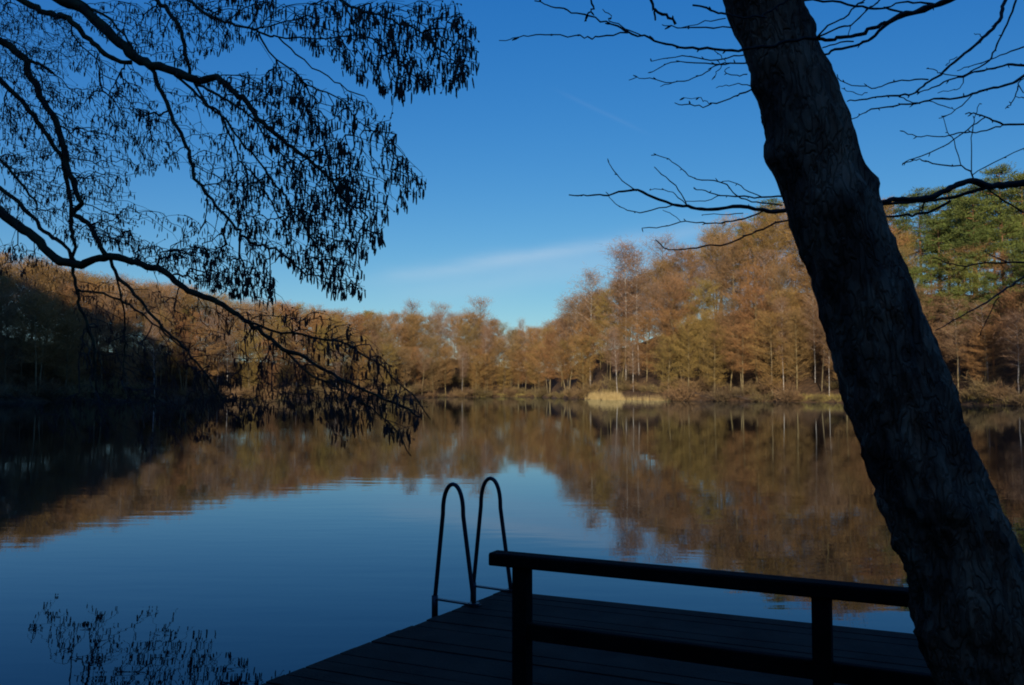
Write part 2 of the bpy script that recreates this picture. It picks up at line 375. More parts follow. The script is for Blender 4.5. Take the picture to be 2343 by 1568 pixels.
for k in range(4):
    z = .26 - .28 * k
    mb = MB(); a = A1.copy(); b_ = B1.copy(); a[2] = b_[2] = z; mb.bar(a, b_, .07, .025, A1, .004); mb.build('rung', M['steel'], lad)

# ------------------------------------------------------------------ the leaning tree in front
TD = 3.0
prof = [(0, 1648, 1838), (50, 1666, 1852), (100, 1689, 1868), (150, 1706, 1894), (190, 1719, 1913), (230, 1729, 1928), (275, 1736, 1943), (320, 1750, 1958), (360, 1757, 1968), (400, 1769, 1984), (450, 1786, 2008),
        (500, 1798, 2027), (550, 1816, 2046), (600, 1838, 2065), (650, 1854, 2085), (700, 1869, 2104), (750, 1888, 2127), (800, 1901, 2146), (850, 1911, 2167), (900, 1924, 2190), (950, 1945, 2207), (1000, 1962, 2223),
        (1050, 1981, 2243), (1100, 2000, 2263), (1150, 2015, 2286), (1200, 2031, 2310), (1250, 2051, 2331), (1300, 2070, 2351), (1350, 2084, 2371), (1400, 2090, 2389), (1450, 2099, 2406), (1500, 2115, 2428), (1568, 2146, 2462)]
zs, cxs, hw = [], [], []
for y, l, r in prof:
    a, b_ = at(l, y, TD), at(r, y, TD); zs.append(a[2]); cxs.append((a[0] + b_[0]) / 2); hw.append((b_[0] - a[0]) / 2 * .90)
zs, cxs, hw = zs[::-1], cxs[::-1], hw[::-1]
gz = float(ground_z(cxs[0] + .25, TD))
sl = (cxs[0] - cxs[8]) / (zs[0] - zs[8])
zlow = [gz - .35, gz + .0, gz + .12, gz + .3]; clow = [cxs[0] + sl * .75 * (z - zs[0]) for z in zlow]; hlow = [hw[0] * k for k in (2.1, 1.6, 1.3, 1.12)]
slt = (cxs[-1] - cxs[-9]) / (zs[-1] - zs[-9])
ztop = [zs[-1] + d for d in (.6, 1.5, 3, 4.5, 6.2, 7.6)]; ctop = [cxs[-1] + slt * .9 * d - .012 * d * d * 0 for d in (.6, 1.5, 3, 4.5, 6.2, 7.6)]; htop = [hw[-1] * k for k in (.95, .85, .66, .46, .25, .08)]
zs, cxs, hw = zlow + zs + ztop, clow + cxs + ctop, hlow + hw + htop
ZZ = np.concatenate([np.arange(zs[0], 3.5, .02), np.arange(3.5, zs[-1], .12), [zs[-1]]])
cc_, hh_ = np.interp(ZZ, zs, cxs), np.interp(ZZ, zs, hw)
kern = np.array([.25, .5, .25]); cc_[1:-1] = np.convolve(cc_, kern, 'valid'); hh_[1:-1] = np.convolve(hh_, kern, 'valid')
def knob(y, x, side, size, h):                 # burls and branch scars seen on the outline
    p = at(x, y, TD); return (p[2], side, size, h)
knobs = [knob(58, 1868, 0, .050, .03), knob(205, 1712, 180, .035, .022), knob(272, 1732, 180, .014, .010), knob(362, 1742, 180, .055, .032), knob(310, 1966, 5, .05, .014), knob(415, 2004, 0, .05, .035), knob(455, 2014, 0, .02, .01),
         knob(190, 1916, 0, .03, .008), knob(1440, 2093, 180, .04, .02), knob(1020, 1964, 178, .02, .014), knob(1128, 2277, 2, .02, .014), knob(900, 2196, 0, .04, .008), knob(840, 1907, 180, .03, .008),
         knob(300, 1850, 275, .09, .02), knob(470, 1900, 262, .08, .024), knob(700, 1990, 280, .09, .02), knob(1150, 2120, 250, .1, .025), knob(1380, 2200, 265, .12, .03)]
nseg = 84; an = np.arange(nseg) * 2 * math.pi / nseg
ph = rng.uniform(0, 6.28, (6, 4))
rough = np.zeros(nseg); V = []; torg = np.array([cxs[1], TD, gz])
for z, c_, h in zip(ZZ, cc_, hh_):
    low = np.clip((2.9 - z) / 1.2, .25, 1)      # bark furrowed below, smoother above
    q = np.ones(nseg) * h
    q += low * h * .042 * np.sin(an * 13 + 2.2 * np.sin(z * 3.1 + ph[0, 0]) + z * 2.0) * (.6 + .4 * np.sin(an * 5 + z * 7))
    q += low * h * .034 * np.sin(an * 23 + 3 * np.sin(z * 4.7 + an * 2 + ph[0, 1]))
    q += h * .018 * np.sin(z * 17 + 2 * np.sin(an * 3 + ph[0, 2])) * low + h * .03 * np.sin(an * 3 + z * 2.6 + ph[1, 0])
    rough = .72 * rough + rng.normal(0, .0046, nseg); q += (.35 + .65 * low) * (rough + .5 * np.roll(rough, 1)) 
    for kz, side, size, hgt in knobs:
        da = np.abs((np.degrees(an) - side + 180) % 360 - 180) * math.pi / 180 * h
        q += hgt * np.exp(-((z - kz) / size) ** 2 - (da / (size * 1.2)) ** 2)
    fl = np.clip((gz + .35 - z) / .5, 0, 1)
    q *= 1 + .25 * fl * np.cos(an * 5 + .6)
    V.extend(np.stack([c_ + q * np.cos(an), TD + .93 * q * np.sin(an), np.full(nseg, z)], -1) - torg)
F = []
for i in range(len(ZZ) - 1):
    for j in range(nseg):
        k = (j + 1) % nseg; F.append((i * nseg + j, i * nseg + k, (i + 1) * nseg + k, (i + 1) * nseg + j))
F.append(tuple(range((len(ZZ) - 1) * nseg, len(ZZ) * nseg)))
lean = thing('leaning_tree', 'thick rough barked tree trunk leaning to the left beside the railing, close to the camera', 'tree', torg)
link('trunk', mesh_from('trunk', V, F, M['bark_stem'], True), lean)
for k in range(7):                             # its own limbs, above the picture
    z0 = 4.6 + k * .85; x0 = float(np.interp(z0, zs, cxs)); a = 2.4 * k + .5
    P = [np.array([x0, TD, z0])]; d = np.array([math.cos(a), math.sin(a), .55]); ln = 2.6 - k * .2
    for s_ in range(7): d = d + rng.normal(0, .13, 3) + [0, 0, .05]; d /= np.linalg.norm(d); P.append(P[-1] + d * ln / 7)
    mb = MB(); mb.tube(P, np.linspace(.05 - k * .004, .006, len(P)), 7, org=torg)
    for s_ in range(14):
        q = P[rnd.randint(2, 7)]; e = d + rng.normal(0, .5, 3); e /= np.linalg.norm(e); e2 = e + rng.normal(0, .3, 3)
        mb.tube([q, q + e * .4, q + e * .4 + e2 * .4], [.007, .005, .002], 4, org=torg)
    mb.build('branch', M['bark'], lean)

# ------------------------------------------------------------------ tree on the right whose branches reach into the picture
bt = np.array([4.9, 5.2, float(ground_z(4.9, 5.2))])
beech = thing('bare_tree', 'bare tree at the right edge whose thin leafless branches cross behind the leaning trunk', 'tree', bt)
tk = smooth_path([bt - [0, 0, .3], bt + [0, .02, 1.2], bt + [-.1, 0, 3.0], bt + [-.12, .1, 5], bt + [0, .1, 8], bt + [.1, 0, 11]])
mb = MB(); mb.tube(tk, np.interp(np.linspace(0, 1, len(tk)), [0, .08, .5, 1], [.26, .19, .13, .03]), 16, org=bt); mb.build('trunk', M['bark'], beech, True)
def trunk_at(z): return np.array([np.interp(z, tk[:, 2], tk[:, 0]), np.interp(z, tk[:, 2], tk[:, 1]), z])
def traced(px, depth, w0, w1, jit=0.0):        # px: photo points from the thick end; widths in photo pixels
    n = len(px); dd = np.linspace(depth[0], depth[1], n)
    P = np.array([at(x, y, d) for (x, y), d in zip(px, dd)])
    S = smooth_path(P, 3); wd = np.linspace(w0, w1, len(S)) / FPX * np.interp(np.linspace(0, 1, len(S)), [0, 1], depth) / 2
    return S, wd
def buds(mb, S, org, every, ln):               # short spurs and buds along a twig
    acc = 0
    for i in range(1, len(S)):
        acc += np.linalg.norm(S[i] - S[i - 1])
        if acc > every * rnd.uniform(.6, 1.5):
            acc = 0; d = S[i] - S[i - 1]; d /= np.linalg.norm(d) + 1e-9
            e = d + rng.normal(0, .7, 3); e /= np.linalg.norm(e); q = S[i] + e * ln * rnd.uniform(.5, 1.6)
            mb.tube([S[i], (S[i] + q) / 2, q], [.0022, .0032, .0014], 4, org=org)
branches = [   # (depth range, [(points, w0, w1), ...]) ; the first line of each is the limb, thick end first
 ((2.72, 2.45), [([(2650, -300), (2450, -150), (2290, -60), (2172, 0), (2135, 11), (2102, 21), (2060, 35), (2020, 53), (1985, 69), (1958, 80), (1921, 85), (1900, 91), (1867, 87), (1825, 91), (1785, 99), (1740, 108), (1691, 115), (1644, 114), (1601, 109), (1554, 107), (1511, 97), (1471, 83), (1437, 75), (1414, 60), (1387, 50), (1347, 37), (1307, 27), (1280, 17), (1254, 12), (1224, 0)], 13, 3.2),
   ([(1437, 75), (1387, 80), (1350, 85), (1330, 80), (1280, 82), (1237, 78), (1207, 80), (1177, 88), (1143, 93)], 4.2, 2.2), ([(1471, 83), (1430, 62), (1394, 47), (1397, 37), (1378, 19)], 3.5, 2.2),
   ([(1870, 85), (1899, 61), (1931, 40), (1958, 16), (1977, 0), (2000, -25)], 5, 4), ([(1870, 85), (1921, 61), (1945, 57), (1972, 32), (1998, 13), (2012, 0), (2030, -25)], 4.5, 4), ([(1945, 57), (1943, 70), (1938, 82)], 2.5, 2)]),
 ((3.9, 4.1), [([(2620, -330), (2420, -150), (2260, -45), (2172, 0), (2115, 24), (2052, 42), (2012, 72), (1985, 91), (1958, 103), (1910, 115), (1883, 125), (1800, 140), (1700, 144), (1657, 147), (1594, 144), (1537, 142), (1494, 165)], 12, 2.2),
   ([(1720, 132), (1694, 127), (1644, 137), (1594, 132), (1560, 129), (1517, 134), (1490, 139)], 4, 2.2), ([(1680, 145), (1657, 145), (1630, 154), (1607, 170), (1577, 182), (1537, 190), (1500, 182), (1464, 177), (1440, 182)], 3.6, 2), ([(1537, 190), (1512, 198)], 2.4, 1.8),
   ([(1710, 170), (1684, 175), (1657, 164), (1668, 152)], 3, 2), ([(1640, 137), (1650, 150), (1640, 165), (1636, 178)], 2.5, 1.8), ([(1660, 140), (1650, 128), (1635, 119)], 2.5, 1.8), ([(1953, 95), (1910, 101), (1883, 109)], 4, 3),
   ([(2065, 30), (2060, 27), (2025, 17), (1998, 20), (1958, 13), (1905, 3), (1835, 1)], 5, 6), ([(2135, 9), (2105, 4), (2065, 5), (2025, 17)], 6, 4)]),
 ((2.6, 2.55), [([(2750, -560), (2300, -420), (1950, -200), (1850, -60), (1801, 0), (1780, 15), (1756, 27), (1727, 39), (1691, 39), (1652, 31), (1627, 23), (1587, 10)], 6, 5), ([(1674, 63), (1614, 63), (1560, 63), (1537, 57), (1514, 57)], 4, 2.2), ([(1660, 42), (1611, 50), (1560, 63)], 3, 2.2)]),
 ((2.9, 2.9), [([(2750, -700), (2300, -560), (1750, -330), (1500, -130), (1470, -45), (1487, 0), (1499, 23), (1524, 37), (1547, 50)], 8, 7), ([(1499, 23), (1499, 45)], 6, 5)]),
 ((2.9, 2.9), [([(2750, -760), (2300, -600), (1700, -400), (1420, -190), (1352, -40), (1353, 0), (1357, 20), (1348, 30), (1338, 50)], 5.5, 4.5)]),
 ((3.0, 2.9), [([(1780, 190), (1745, 198), (1711, 207), (1687, 217), (1660, 230), (1627, 239), (1600, 240), (1567, 239), (1547, 239)], 5, 2.2), ([(1627, 239), (1615, 230), (1600, 224), (1567, 224)], 2.2, 1.6), ([(1720, 198), (1690, 194), (1660, 195), (1640, 199)], 3, 1.8)]),
 ((4.6, 3.9), [([(2560, -200), (2400, -110), (2330, -50), (2300, 0), (2295, 21), (2284, 48), (2265, 72), (2241, 96), (2207, 123), (2172, 150), (2151, 171), (2124, 187), (2105, 203), (2087, 214), (2057, 219), (2017, 220), (1985, 226), (1958, 230), (1937, 231)], 11, 3),
   ([(2124, 182), (2078, 184), (2033, 192), (2009, 200), (1985, 199), (1932, 190), (1913, 171)], 4, 2.2), ([(2057, 222), (2080, 232), (2105, 237)], 3, 2.5), ([(1985, 212), (1965, 216), (1945, 210), (1925, 203)], 2.4, 1.8), ([(2190, 130), (2170, 143), (2165, 150)], 2.5, 1.8), ([(2250, 85), (2240, 78), (2228, 77)], 2.5, 1.8)]),
 ((4.6, 4.0), [([(2430, 158), (2343, 150), (2305, 148), (2273, 156), (2239, 163), (2204, 174), (2172, 184), (2135, 200), (2105, 211), (2084, 216)], 7, 2.6), ([(2325, 0), (2311, 40), (2292, 80), (2276, 112), (2263, 138), (2230, 160), (2204, 174)], 5.5, 3.5), ([(2343, 107), (2300, 122), (2263, 138), (2215, 152), (2190, 162)], 4, 2), ([(2204, 174), (2200, 195), (2180, 207), (2145, 212)], 2.5, 1.8), ([(2204, 174), (2150, 168), (2140, 160), (2120, 157)], 2.8, 1.9)]),
 ((4.5, 4.0), [([(2440, 120), (2343, 174), (2319, 190), (2284, 199), (2252, 204), (2225, 216), (2193, 223), (2135, 227), (2105, 236), (2062, 239), (2033, 246), (2001, 248), (1985, 254), (1966, 264), (1942, 275)], 8, 2.4), ([(2225, 216), (2188, 251), (2159, 267), (2148, 270)], 3.2, 2), ([(2329, 197), (2323, 222), (2310, 240), (2298, 250)], 3.5, 2.2), ([(2343, 224), (2325, 222)], 3, 2), ([(2120, 230), (2160, 243), (2185, 250)], 2.5, 1.9), ([(2343, 180), (2329, 192), (2343, 212)], 3, 2.5)]),
 ((4.3, 4.0), [([(2430, 286), (2343, 284), (2297, 284), (2273, 275), (2252, 267), (2231, 258), (2209, 259)], 6, 3), ([(2297, 284), (2268, 294), (2233, 303), (2199, 303), (2172, 310), (2135, 312), (2097, 311), (2068, 302)], 4, 2.4), ([(2255, 268), (2225, 288), (2185, 320), (2145, 342), (2092, 363), (2065, 374)], 3.5, 2.3)]),
 ((4.8, 4.2), [([(2520, 395), (2343, 417), (2294, 423), (2258, 427), (2230, 415), (2202, 419), (2175, 431), (2147, 445), (2115, 453), (2075, 457), (2043, 455), (2015, 463), (1900, 466), (1787, 484), (1747, 481), (1694, 471), (1644, 477), (1604, 479), (1574, 471), (1540, 467), (1494, 451), (1457, 437), (1427, 439), (1393, 446), (1360, 446), (1333, 449), (1302, 446)], 19, 3),
   ([(2258, 429), (2226, 439), (2194, 449), (2155, 457), (2115, 459), (2075, 463), (2015, 467), (1900, 470), (1830, 455), (1781, 449), (1737, 452), (1701, 451), (1647, 446), (1614, 437), (1587, 429)], 10, 2.4),
   ([(2175, 459), (2147, 477), (2111, 488), (2075, 492), (2031, 496), (1900, 498), (1796, 504), (1746, 524), (1706, 540), (1662, 559), (1622, 562), (1579, 569), (1539, 572), (1519, 565), (1499, 549)], 7, 2.8),
   ([(1457, 437), (1430, 420), (1413, 400), (1393, 375)], 3, 2.2), ([(1540, 469), (1494, 481), (1454, 486), (1427, 477), (1403, 461), (1393, 446)], 3.2, 2), ([(1572, 470), (1554, 434), (1524, 405), (1497, 382)], 3.4, 2.2),
   ([(1790, 470), (1757, 464), (1720, 460), (1684, 446), (1664, 424), (1634, 414), (1594, 409), (1567, 394), (1547, 375), (1520, 360), (1490, 354)], 4.2, 2.2), ([(1647, 446), (1614, 459), (1570, 459)], 2.8, 2), ([(1744, 451), (1714, 436), (1687, 420), (1657, 414)], 3, 2),
   ([(1787, 480), (1747, 483), (1704, 501), (1661, 507), (1627, 511), (1594, 509), (1557, 507), (1514, 519), (1470, 523)], 5, 2.2), ([(1557, 507), (1540, 492), (1515, 482)], 2, 1.6), ([(1570, 468), (1545, 445), (1520, 435), (1485, 435)], 2.5, 1.8), ([(1700, 488), (1650, 489), (1605, 492)], 2.6, 1.8),
   ([(2231, 417), (2223, 400), (2199, 380), (2135, 374), (2110, 367), (2092, 367), (2065, 374)], 4.5, 2.4), ([(2199, 380), (2183, 320), (2169, 302), (2156, 264)], 3, 2), ([(2223, 400), (2224, 331), (2227, 288), (2233, 264), (2241, 238)], 3, 1.8), ([(2223, 402), (2273, 371), (2343, 339)], 3, 2.6), ([(2258, 430), (2298, 459), (2343, 488), (2380, 510)], 4.5, 3.5), ([(2115, 459), (2112, 475), (2110, 486)], 5, 4)]),
 ((4.6, 4.0), [([(2450, 566), (2343, 634), (2306, 658), (2274, 678), (2246, 698), (2194, 726), (2143, 753)], 6, 2.6), ([(2286, 680), (2270, 706), (2250, 750), (2240, 770)], 3, 2)]),
 ((4.6, 4.2), [([(2450, 598), (2343, 600), (2274, 600), (2230, 606), (2178, 606), (2143, 590)], 6, 2.4), ([(2302, 599), (2270, 585), (2246, 573)], 3.5, 2)]),
]
for (d0, d1), lines in branches:
    mb = MB(); borg = torg if lines[0][0][0][0] < 2000 else bt
    for i, (px, w0, w1) in enumerate(lines):
        if i == 0:
            S, wd = traced(px, (d0, d1), w0, w1); main = (S, wd)
            if px[0][0] < 2000:                    # springs from the leaning trunk itself
                S0 = S; own = lean
            else:
                own = beech; z0 = min(max(S[0][2] + .3, 2.4), 8.5); tr = trunk_at(z0)
                mid = (S[0] * .55 + tr * .45) + [0, 0, .12]
                pre = smooth_path([tr, mid, S[0]], 4)[:-1]
                S = np.vstack([pre, S]); wd = np.concatenate([np.linspace(wd[0] * 1.6, wd[0], len(pre)), wd])
        else:
            p0 = np.array(px[0]); sc = [np.hypot(*(np.array([CX + FPX * q[0] / q[1], 0]) - [p0[0], 0])) for q in main[0]]
            dep = main[0][int(np.argmin(sc))][1]
            S, wd = traced(px, (dep, dep - rnd.uniform(-.25, .25)), w0, w1)
        wig = rng.normal(0, .0025, S.shape); wig[0] = 0; S = S + wig
        mb.tube(S, wd * .9 * rng.uniform(.9, 1.12, len(S)), 6, org=borg); buds(mb, S[3:], borg, .08, .017)
    mb.build('branch', M['twig'], own, True)

# ------------------------------------------------------------------ alder on the left bank, drooping over the water
def adepth(x, y=0): return float(np.interp(x, [-300, 0, 300, 600, 1000, 1150], [14, 13.2, 12.3, 10.7, 8.8, 8.2]))
ab = np.array([-10.9, 14.0, float(ground_z(-10.9, 14.0))])
alder = thing('alder_tree', 'catkin laden alder with long dark limbs drooping over the water on the left', 'tree', ab)
ak = smooth_path([ab - [0, 0, .4], ab + [.1, 0, 1.5], ab + [.35, -.1, 4], ab + [.8, -.3, 7], ab + [1.2, -.6, 10], ab + [1.4, -.7, 13]])
mb = MB(); mb.tube(ak, np.interp(np.linspace(0, 1, len(ak)), [0, .1, .6, 1], [.42, .3, .2, .04]), 18, org=ab); mb.build('trunk', M['alder_bark'], alder, True)
def alder_at(z): return np.array([np.interp(z, ak[:, 2], ak[:, 0]), np.interp(z, ak[:, 2], ak[:, 1]), z])
limbs = [  # points (thick end first), width start, width end, height on the trunk (None: springs from another limb)
 ([(144, 0), (187, 20), (234, 60), (274, 97), (310, 130), (344, 150), (394, 160), (434, 177), (470, 181), (497, 178), (521, 197), (547, 220), (574, 247), (601, 280), (634, 307), (668, 337), (718, 374), (760, 420), (800, 470)], 31, 6, 9.0),
 ([(50, 0), (83, 20), (117, 33), (150, 40), (167, 53), (187, 73), (214, 100), (240, 120), (267, 137), (300, 143)], 18, 12, 8.6),
 ([(344, 155), (367, 200), (380, 234), (400, 277), (420, 317), (434, 360), (444, 394), (460, 427), (484, 457), (514, 490), (541, 523), (560, 540), (577, 555), (601, 565), (627, 571), (660, 590), (700, 630)], 12, 5, None),
 ([(0, 93), (33, 113), (57, 133), (67, 167), (87, 207), (107, 247), (127, 277), (140, 317), (150, 360), (160, 400), (177, 440), (184, 464), (170, 491), (200, 511), (220, 541), (240, 578), (256, 590)], 20, 12, 7.4),
 ([(0, 180), (20, 204), (50, 230), (77, 267), (100, 300), (123, 330), (137, 360), (147, 394), (157, 430), (163, 484), (163, 523), (170, 551), (168, 600), (167, 625), (177, 668), (187, 708), (204, 752), (214, 802), (217, 852), (222, 900)], 14, 6, 6.6),
 ([(0, 481), (33, 511), (67, 531), (100, 565), (134, 596), (157, 601), (187, 605), (227, 591), (260, 585), (300, 598), (334, 608), (374, 618), (400, 641), (434, 665), (467, 678), (500, 691), (534, 715), (567, 738), (601, 762), (634, 788), (684, 812), (740, 842), (800, 880), (860, 905), (920, 930), (960, 955)], 27, 5, 4.9),
 ([(0, 430), (43, 468), (77, 498), (100, 531), (134, 548), (157, 571), (165, 600)], 12, 9, 5.3),
 ([(253, 592), (267, 635), (294, 655), (320, 688), (351, 728), (384, 758), (417, 792), (450, 830), (490, 880), (520, 930)], 10, 4, None),
 ([(175, 660), (184, 668), (234, 672), (274, 685), (307, 705), (334, 725), (380, 765), (430, 800)], 7, 4, None),
 ([(267, 635), (277, 685), (284, 728), (284, 785), (284, 828), (278, 870)], 6, 3, None),
 ([(430, 0), (460, 23), (500, 43), (541, 53), (580, 68), (620, 80), (634, 83), (714, 90), (814, 80)], 9, 3.5, 10.4),
 ([(590, 70), (614, 117), (680, 174), (734, 207), (781, 230), (834, 290), (907, 307)], 5, 3, None),
 ([(637, 85), (680, 124), (734, 167), (781, 194), (834, 220)], 4.5, 3, None),
 ([(580, 68), (634, 55), (690, 42), (715, 40)], 4.5, 3, None),
 ([(700, -60), (781, 0), (831, 23), (881, 40), (931, 57), (981, 90), (1021, 124), (1048, 150)], 7, 3, 11),
 ([(781, 0), (814, 50), (834, 83), (881, 113), (914, 140), (950, 175)], 5, 3, None),
 ([(360, 0), (387, 27), (411, 60), (421, 100), (427, 134), (434, 172)], 12, 9, 10.0),
 ([(63, 136), (87, 147), (120, 167)], 9, 7, None),
 ([(162, 45), (167, 77), (187, 107), (220, 133), (227, 167)], 4.5, 3, None),
 ([(430, 180), (467, 200), (500, 217), (534, 237), (567, 260), (600, 300), (640, 350), (690, 420)], 8, 4, None),
 ([(445, 190), (477, 247), (507, 267), (531, 320), (547, 364), (574, 394), (610, 440), (640, 500)], 7, 3.5, None),
 ([(400, 172), (440, 205), (474, 240), (500, 254), (527, 287), (561, 337), (601, 384), (634, 427), (680, 500), (720, 560), (750, 640)], 8, 4, None),
 ([(180, 0), (230, 30), (287, 80), (300, 110), (330, 140)], 7, 5, 8.8),
 ([(0, 365), (30, 395), (60, 430), (85, 470)], 8, 6, 5.8),
 ([(640, 790), (700, 850), (760, 880), (830, 920), (880, 960), (915, 1000), (940, 1043)], 6, 3, None),
 ([(560, 735), (640, 760), (720, 770), (800, 790), (860, 830), (920, 880), (985, 960)], 7, 3, None)]
node_p, node_par, seg_r = [], [], []
lp = []
for px, w0, w1, hz in limbs:
    P = np.array([at(x, y, adepth(x)) for x, y in px]); P[1:, 1] += 0
    S = smooth_path(P, 3); wig = rng.normal(0, .012, S.shape); wig[0] = 0; wig[-1] = 0; S = S + wig
    wd = np.array([np.interp(i, [0, len(S) - 1], [w0, w1]) for i in range(len(S))]) / FPX * S[:, 1] / 2 * .86
    if hz is not None:
        tr = alder_at(hz); pre = smooth_path([tr, tr * .5 + S[0] * .5 + [0, 0, .35], S[0]], 5)[:-1]
        S = np.vstack([pre, S]); wd = np.concatenate([np.linspace(wd[0] * 1.5, wd[0], len(pre)), wd])
    mb = MB(); mb.tube(S, wd * rng.uniform(.92, 1.1, len(S)), 8, org=ab); mb.build('branch', M['alder_bark'], alder, True)
    lp.append(S)
# twigs: points spread through the crown, joined branch by branch to the limbs
def in_poly(px, py, poly):
    c = np.zeros(len(px), bool); n = len(poly)
    for i in range(n):
        x0, y0 = poly[i]; x1, y1 = poly[i - 1]
        c ^= ((y0 > py) != (y1 > py)) & (px < (x1 - x0) * (py - y0) / (y1 - y0 + 1e-9) + x0)
    return c
regions = [
 ([(180, 120), (420, 190), (560, 300), (620, 430), (560, 520), (470, 470), (380, 330), (300, 240)], 170, 1.2),
 ([(-60, 130), (160, 60), (300, 160), (360, 300), (200, 420), (-60, 420)], 260, 1.0),
 ([(330, 480), (520, 500), (640, 600), (560, 640), (380, 560)], 110, 1.2),
 ([(600, 0), (1050, 0), (1092, 70), (1100, 150), (1078, 185), (1020, 215), (960, 190), (930, 235), (860, 205), (760, 140), (640, 60)], 520, 1.19),
 ([(430, 160), (560, 165), (640, 140), (760, 200), (900, 255), (915, 300), (905, 325), (940, 370), (985, 415), (955, 465), (895, 490), (870, 540), (820, 550), (760, 560), (700, 520), (640, 450), (560, 330), (480, 230)], 680, 0.90),
 ([(580, 180), (690, 200), (760, 290), (830, 370), (840, 460), (790, 540), (720, 500), (640, 400), (600, 300)], 330, 1.0),
 ([(520, 370), (640, 430), (760, 540), (870, 530), (880, 545), (825, 600), (838, 665), (790, 680), (720, 655), (660, 600), (590, 560), (520, 480), (500, 420)], 430, 1.07),
 ([(160, 10), (640, -30), (620, 60), (430, 150), (300, 120), (200, 60)], 420, 1.1),
 ([(0, 130), (150, 200), (320, 190), (420, 320), (400, 380), (300, 400), (330, 500), (280, 560), (180, 560), (0, 480)], 950, 1.1),
 ([(-60, -20), (150, 30), (200, 120), (100, 180), (-60, 150)], 240, .6),
 ([(190, 540), (300, 525), (380, 570), (500, 560), (640, 640), (620, 690), (480, 660), (330, 600)], 400, 1.3),
 ([(250, 630), (500, 705), (700, 700), (780, 720), (860, 790), (930, 870), (985, 955), (900, 930), (780, 950), (600, 890), (480, 870), (330, 780)], 430, .72),
 ([(700, 880), (980, 930), (935, 1030), (860, 960), (790, 1010), (760, 990), (700, 950), (560, 950), (580, 900)], 110, 1.6),
 ([(150, 640), (260, 640), (310, 850), (330, 930), (250, 960), (190, 900)], 120, 1.5),
 ([(50, 930), (250, 880), (620, 900), (610, 965), (500, 1000), (380, 1030), (240, 1020), (120, 985)], 130, 2.6),
 ([(300, 760), (560, 870), (600, 960), (420, 990), (330, 900)], 130, 1.8),
 ([(-120, 480), (60, 560), (170, 620), (120, 640), (-120, 620)], 120, 1.6)]
pts, dens = [], []
for poly, n, cd in regions:
    a = np.array(poly); lo, hi = a.min(0), a.max(0); got = 0
    n = int(n * 1.75)
    while got < n:
        q = rng.uniform(lo, hi, (n * 3, 2)); k = in_poly(q[:, 0], q[:, 1], poly)
        k &= rng.random(len(q)) < .6 + .4 * (np.sin(q[:, 0] * .031 + q[:, 1] * .017) * np.sin(q[:, 1] * .041 - q[:, 0] * .013) > -.2)
        q = q[k][:n - got]; got += len(q)
        for x, y in q: pts.append(at(x, y, adepth(x) + rng.normal(0, .42))); dens.append(cd)
pts = np.array(pts); dens = np.array(dens)
base = np.vstack([S[2:] for S in lp]); nb0 = len(base)
allp = np.vstack([base, pts]); par = -np.ones(len(allp), int)
FL = np.array([.74, -.12, -.60]); FL /= np.linalg.norm(FL)
def flow(v):                             # twigs stream outwards and down, so growth that way is cheaper
    l_ = np.linalg.norm(v, axis=1) + 1e-9; return l_ * (1.5 - .85 * (v @ FL) / l_)
done = np.zeros(len(pts), bool); best = np.full(len(pts), 1e9); bi = np.zeros(len(pts), int); bpl = np.zeros(len(pts))
for i in range(nb0):
    d = flow(pts - base[i]); k = d < best; best[k] = d[k]; bi[k] = i
cost = best.copy(); plen = np.zeros(len(allp))
for _ in range(len(pts)):
    c_ = np.where(done, 1e9, cost); i = int(np.argmin(c_)); done[i] = True
    gi = nb0 + i; par[gi] = bi[i]; plen[gi] = plen[bi[i]] + np.linalg.norm(pts[i] - allp[bi[i]])
    d = flow(pts - pts[i]) + .16 * plen[gi]; k = (~done) & (d < cost); cost[k] = d[k]; bi[k] = gi
desc = np.ones(len(allp)); order = np.argsort(-plen[nb0:]) + nb0
for gi in order:
    if par[gi] >= nb0: desc[par[gi]] += desc[gi]
mb = MB()
for gi in range(nb0, len(allp)):
    p, q = allp[par[gi]], allp[gi]; r = .0021 * desc[gi] ** .40; rp = min(.0021 * (desc[par[gi]] if par[gi] >= nb0 else desc[gi] * 1.3) ** .40, r * 1.6)
    ln = np.linalg.norm(q - p); mid = (p + q) / 2 + rng.normal(0, .035, 3) * ln + [0, 0, .05 * ln]
    mb.tube([p, mid, q], [rp, (r + rp) / 2, r], 4, False, ab)
    if dens[gi - nb0] < .62: 
        for _ in range(2):
            e = q - p + rng.normal(0, .12, 3); mb.tube([q, q + e * .6], [.003, .0015], 3, False, ab)
mb.build('twigs', M['twig'], alder)
# catkins: slim drooping tassels in bunches, and the small round cones beside them
CV, CF = [], []
an5 = np.arange(5) * 2 * math.pi / 5; ring = np.stack([np.cos(an5), np.sin(an5), 0 * an5], -1)
def catkin(p, d, ln, r):
    d = d / np.linalg.norm(d); u = np.cross(d, [1, .3, 0]); u /= np.linalg.norm(u); v = np.cross(d, u); o = len(CV)
    bend = rng.normal(0, .04, 3) * ln
    for k, (s_, rr) in enumerate(((0, .35), (.18, .95), (.6, 1.0), (.9, .7))):
        c_ = p + d * ln * s_ + bend * s_ * s_
        for x, y, _ in ring: CV.append(c_ + (u * x + v * y) * r * rr - ab)
    CV.append(p + d * ln + bend - ab)
    for k in range(3):
        for j in range(5): CF.append((o + k * 5 + j, o + k * 5 + (j + 1) % 5, o + k * 5 + 5 + (j + 1) % 5, o + k * 5 + 5 + j))
    for j in range(5): CF.append((o + 15 + j, o + 15 + (j + 1) % 5, o + 20))
